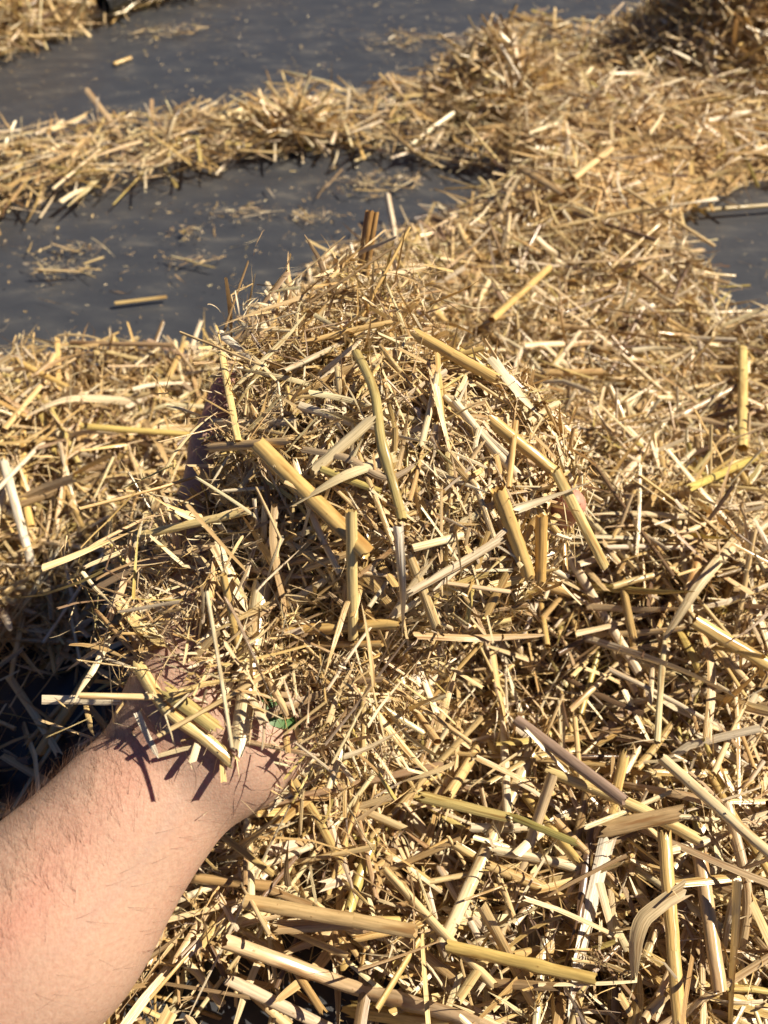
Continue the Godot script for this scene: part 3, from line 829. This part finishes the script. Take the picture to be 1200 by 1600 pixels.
	for a in active:
		for k in B:
			for j in B:
				for i in B:
					var gx: int = a.x * B + i; var gy: int = a.y * B + j; var gz: int = a.z * B + k
					var base := (gz * ny + gy) * nx + gx
					var neg := 0
					for c in corner:
						if val[base + c] < 0.0: neg += 1
					if neg == 0 or neg == 8: continue
					var sum := Vector3.ZERO; var cnt := 0
					for e in edges:
						var v0 := val[base + corner[e[0]]]; var v1 := val[base + corner[e[1]]]
						if (v0 < 0.0) != (v1 < 0.0):
							var t := v0 / (v0 - v1)
							var p0 := Vector3(e[0] & 1, (e[0] >> 1) & 1, e[0] >> 2); var p1 := Vector3(e[1] & 1, (e[1] >> 1) & 1, e[1] >> 2)
							sum += p0.lerp(p1, t); cnt += 1
					var p := lo + (Vector3(gx, gy, gz) + sum / cnt) * cs
					var h := 0.0012
					var n := Vector3.ZERO
					for q in [Vector3(1, -1, -1), Vector3(-1, -1, 1), Vector3(-1, 1, -1), Vector3(1, 1, 1)]: n += q * arm_sdf(p + q * h)
					n = n.normalized()
					p -= n * arm_sdf(p)
					vid[base] = V.size(); cells.append(base)
					V.append(p); N.append(n)
					# skin tone: freckled warm base, redder along the thumb side of the forearm and at the fingertips
					var along := (p - low).dot(ax); var across := (p - low).dot(side)
					var red := exp(-pow((across + 0.010 + 0.05 * (along - 0.05)) / 0.012, 2.0)) * (0.5 + 0.5 * noise.get_noise_3d(p.x * 1500.0, p.y * 1500.0, p.z * 1500.0)) * smoothstep(0.11, 0.05, along)
					var tip := 0.0
					for f in fingers: tip = maxf(tip, smoothstep(0.035, 0.008, p.distance_to(f[3])))
					tip = maxf(tip, smoothstep(0.04, 0.01, p.distance_to(th[3])))
					var mott := noise2.get_noise_3d(p.x * 1800.0, p.y * 1800.0, p.z * 1800.0)
					var col := Color(0.49, 0.335, 0.255)
					col = col.lerp(Color(0.53, 0.275, 0.21), clampf(1.1 * red + 0.8 * tip + 0.25 * mott, 0.0, 1.0))
					var vein := exp(-pow((across - 0.006 - 0.006 * sin(along * 40.0)) / 0.0028, 2.0)) * smoothstep(-0.02, 0.03, along) * smoothstep(0.11, 0.08, along)
					col = col.lerp(Color(0.36, 0.28, 0.25), 0.26 * vein)
					C.append(col)
	for base in cells:
		# the three edges that leave this cell's own corner
		for axis in 3:
			var step: int = [1, nx, nx * ny][axis]
			var s1: int = [nx, nx * ny, 1][axis]; var s2: int = [nx * ny, 1, nx][axis]
			var v0 := val[base]; var v1 := val[base + step]
			if (v0 < 0.0) == (v1 < 0.0): continue
			if not (vid.has(base - s1) and vid.has(base - s2) and vid.has(base - s1 - s2)): continue
			var q := [vid[base], vid[base - s1], vid[base - s1 - s2], vid[base - s2]]
			if v0 < 0.0: I.append_array(PackedInt32Array([q[0], q[2], q[1], q[0], q[3], q[2]]))
			else: I.append_array(PackedInt32Array([q[0], q[1], q[2], q[0], q[2], q[3]]))
	var arr := []; arr.resize(Mesh.ARRAY_MAX)
	arr[Mesh.ARRAY_VERTEX] = V; arr[Mesh.ARRAY_NORMAL] = N; arr[Mesh.ARRAY_COLOR] = C; arr[Mesh.ARRAY_INDEX] = I
	var mesh := ArrayMesh.new(); mesh.add_surface_from_arrays(Mesh.PRIMITIVE_TRIANGLES, arr)
	var o := MeshInstance3D.new(); o.mesh = mesh; o.material_override = M["skin"]
	top(o, "person")
	tag(o, "bare forearm and cupped hand, palm up, holding a handful of straw", "person")

	# fine dark hairs on the thumb side of the forearm
	var st := SurfaceTool.new(); st.begin(Mesh.PRIMITIVE_TRIANGLES)
	var count := 0
	var guard := 0
	while count < 4200 and guard < 60000:
		guard += 1
		var k := rng.randi() % V.size()
		var p := V[k]; var n := N[k]
		var along := (p - low).dot(ax); var across := (p - low).dot(side)
		if along > 0.125 or along < -0.12: continue
		var want := smoothstep(0.012, -0.030, across) + 0.05
		if n.dot(nrm) < -0.75: want = 0.2
		want *= smoothstep(0.13, 0.06, along)
		if rng.randf() > want: continue
		var t1 := n.cross(ax).normalized()
		p += (t1 * rng.randf_range(-1, 1) + ax * rng.randf_range(-1, 1)) * 0.002
		var d := (ax * rng.randf_range(0.1, 1.0) + t1 * rng.randf_range(0.3, 1.2) * (1.0 if n.dot(side) < 0.2 else -1.0) + n * rng.randf_range(0.15, 0.5)).normalized()
		var length := rng.randf_range(0.006, 0.017)
		var bend := (t1 * rng.randf_range(-0.6, 0.6) - n * 0.45 + ax * rng.randf_range(-0.4, 0.4)) / 4.0
		var w := d.cross(n).normalized() * 0.000045
		var w2 := n * 0.00004
		var q := p - n * 0.0005
		for s in 4:
			var q2 := q + d * length / 4.0
			var f0 := 1.0 - s * 0.22; var f1 := 1.0 - (s + 1) * 0.22
			for tri in [[w, w2], [-w, w2]]:
				var e0: Vector3 = tri[0]; var e1: Vector3 = tri[1]
				for vv in [q + e0 * f0, q + e1 * f0, q2 + e0 * f1, q + e1 * f0, q2 + e1 * f1, q2 + e0 * f1]: st.add_vertex(vv)
			q = q2; d = (d + bend).normalized()
		count += 1
	st.generate_normals()
	var hair := MeshInstance3D.new(); hair.mesh = st.commit(); hair.material_override = M["hair"]; hair.name = "arm_hair"
	hair.set_meta("kind", "stuff")
	o.add_child(hair, true)

# ---------------------------------------------------------------- ground and small green things
func make_ground() -> void:
	var st := SurfaceTool.new(); st.begin(Mesh.PRIMITIVE_TRIANGLES)
	var xs := PackedFloat32Array(); var zs := PackedFloat32Array()
	for v in [-60.0, -20.0, -8.0, -4.0]: xs.append(v)
	for i in 161: xs.append(-2.0 + i * 0.025)
	for v in [4.0, 8.0, 20.0, 60.0]: xs.append(v)
	for v in [-60.0, -20.0, -8.0, -4.0]: zs.append(v)
	for i in 141: zs.append(-2.9 + i * 0.025)
	for v in [2.0, 8.0, 20.0, 60.0]: zs.append(v)
	for z in zs:
		for x in xs:
			var y := noise.get_noise_2d(x * 160.0, z * 420.0) * 0.0035 + noise2.get_noise_2d(x * 300.0 + 70.0, z * 900.0) * 0.0015
			st.set_smooth_group(0)
			st.add_vertex(Vector3(x, y - 0.003, z))
	var w := xs.size()
	for j in zs.size() - 1:
		for i in w - 1:
			var a := j * w + i
			for k in [a, a + 1, a + w, a + 1, a + w + 1, a + w]: st.add_index(k)
	st.generate_normals()
	var o := MeshInstance3D.new(); o.mesh = st.commit(); o.material_override = M["film"]
	top(o, "ground")
	o.set_meta("kind", "structure")
	tag(o, "black plastic mulch film spread flat over the ground", "ground", "", "structure")

func green_leaf(called: String, pts: Array, half: float, label: String) -> void:
	var path := PackedVector3Array(); var rad := PackedFloat32Array()
	var c := Curve3D.new()
	for i in pts.size():
		var a: Vector3 = pts[maxi(i - 1, 0)]; var b: Vector3 = pts[mini(i + 1, pts.size() - 1)]
		c.add_point(pts[i], -(b - a) * 0.16, (b - a) * 0.16)
	for i in 10:
		path.append(c.sample_baked(c.get_baked_length() * i / 9.0, true) - pts[0])
		rad.append(half * maxf(0.06, sin(PI * clampf(0.12 + 0.88 * i / 9.0, 0, 1))))
	var m := sweep(path, rad, flat_profile(5, 0.25, rng), false, 0.4, 0.0, Vector3.UP, rng, 0.2)
	var o := MeshInstance3D.new(); o.mesh = m; o.position = pts[0]
	var g: StandardMaterial3D = M["green"].duplicate(); g.albedo_color = Color(0.045, 0.13, 0.02).linear_to_srgb()
	o.material_override = g
	top(o, called)
	tag(o, label, "leaf")

func make_green() -> void:
	green_leaf("weed_leaf", [at_depth(395, 1082, 0.304), at_depth(430, 1106, 0.303), at_depth(470, 1136, 0.308)], 0.0065, "dark green leaf peeping out between wrist and straw")
	green_leaf("weed_leaf", [at_depth(300, 935, 0.40), at_depth(292, 890, 0.40), at_depth(300, 840, 0.405)], 0.006, "narrow green leaf in shade behind the thumb")
	# grass and a hose end at the far side, beyond the farthest strip of film
	var root := Node3D.new(); top(root, "grass_tuft"); root.position = on_plane(150, -14, 0.0)
	tag(root, "bright green grass tuft beyond the far straw heap", "grass")
	for k in 26:
		var a := rng.randf() * TAU; var h := rng.randf_range(0.05, 0.12)
		var b := Vector3(rng.randfn() * 0.05, 0, rng.randfn() * 0.03)
		var path := PackedVector3Array(); var rad := PackedFloat32Array()
		for i in 5:
			var t := i / 4.0
			path.append(b + Vector3(cos(a) * t * t * h * 0.6, t * h, sin(a) * t * t * h * 0.6)); rad.append(0.003 * (1.0 - 0.85 * t))
		var o := MeshInstance3D.new(); o.mesh = sweep(path, rad, flat_profile(3, 0.3, rng), false, 0.5, 0.0, Vector3.RIGHT, rng, 0.1)
		var g: StandardMaterial3D = M["green"]
		o.material_override = g.duplicate(); o.material_override.albedo_color = Color(0.08, 0.20, 0.03).linear_to_srgb()
		o.name = "grass_blade"; root.add_child(o, true)
	var p0 := on_plane(160, 4, 0.03); var p1 := on_plane(330, -60, 0.03)
	var path := PackedVector3Array(); var rad := PackedFloat32Array()
	for i in 9:
		path.append((p1 - p0) * (i / 8.0) + Vector3(0, 0.004 * sin(i), 0)); rad.append(0.016)
	var r2 := RandomNumberGenerator.new(); r2.seed = 4
	var hose := MeshInstance3D.new()
	var prof := PackedVector2Array()
	for j in 14: prof.append(Vector2(cos(TAU * j / 14), sin(TAU * j / 14)))
	hose.mesh = sweep(path, rad, prof, true, 0.0, 0.0, Vector3.UP, r2)
	hose.material_override = M["hose"]; hose.position = p0
	top(hose, "irrigation_hose")
	tag(hose, "black irrigation hose lying beyond the far straw heap", "hose")

func _ready() -> void:
	rng.seed = 20240
	noise.seed = 7; noise.frequency = 0.01; noise.fractal_octaves = 3
	noise2.seed = 19; noise2.frequency = 0.02; noise2.fractal_octaves = 2

	var cam := Camera3D.new()
	cam.name = "camera"
	cam.position = Vector3(0, CAM_H, 0)
	cam.rotation_degrees = Vector3(-PITCH, 0, 0)
	var lens := CameraAttributesPhysical.new()
	lens.frustum_focal_length = 12.0 / tan(deg_to_rad(HALF_V))
	lens.frustum_near = 0.02; lens.frustum_far = 200.0
	lens.frustum_focus_distance = 0.335
	lens.exposure_aperture = 6.8
	cam.attributes = lens
	cam.fov = HALF_V * 2.0; cam.near = 0.02; cam.far = 200.0
	add_child(cam)
	cam.current = true

	var env := Environment.new()
	env.background_mode = Environment.BG_SKY
	var sky := Sky.new()
	var sm := ProceduralSkyMaterial.new()
	sm.sky_top_color = Color(0.26, 0.38, 0.60)
	sm.sky_horizon_color = Color(0.62, 0.72, 0.84)
	sm.sky_curve = 0.14
	sm.ground_bottom_color = Color(0.12, 0.11, 0.10)
	sm.ground_horizon_color = Color(0.45, 0.47, 0.48)
	sm.sky_energy_multiplier = 0.52
	sky.sky_material = sm
	env.sky = sky
	env.tonemap_mode = Environment.TONE_MAPPER_LINEAR
	env.tonemap_exposure = 1.92
	env.sdfgi_enabled = true; env.ssao_enabled = true; env.ssil_enabled = true
	var we := WorldEnvironment.new(); we.name = "environment"; we.environment = env
	add_child(we)

	var sun := DirectionalLight3D.new()
	sun.name = "sun"
	sun.light_energy = 1.5
	sun.light_color = Color(1.0, 0.94, 0.845)
	sun.light_angular_distance = 0.5
	sun.shadow_enabled = true
	add_child(sun)
	sun.look_at_from_position(Vector3.ZERO, Vector3(-0.66, -0.69, 0.11))

	pile_c = at_depth(612, 755, 0.374)
	make_materials()
	make_variants()
	make_cover()
	make_ground()
	print("bed ", Time.get_ticks_msec())
	make_bed()
	make_film_litter()
	print("hand ", Time.get_ticks_msec())
	make_person()
	print("handful ", Time.get_ticks_msec())
	make_handful()
	make_heroes()
	make_loose_straws()
	make_green()
	print("done ", Time.get_ticks_msec(), " heap triangles ", triangles)
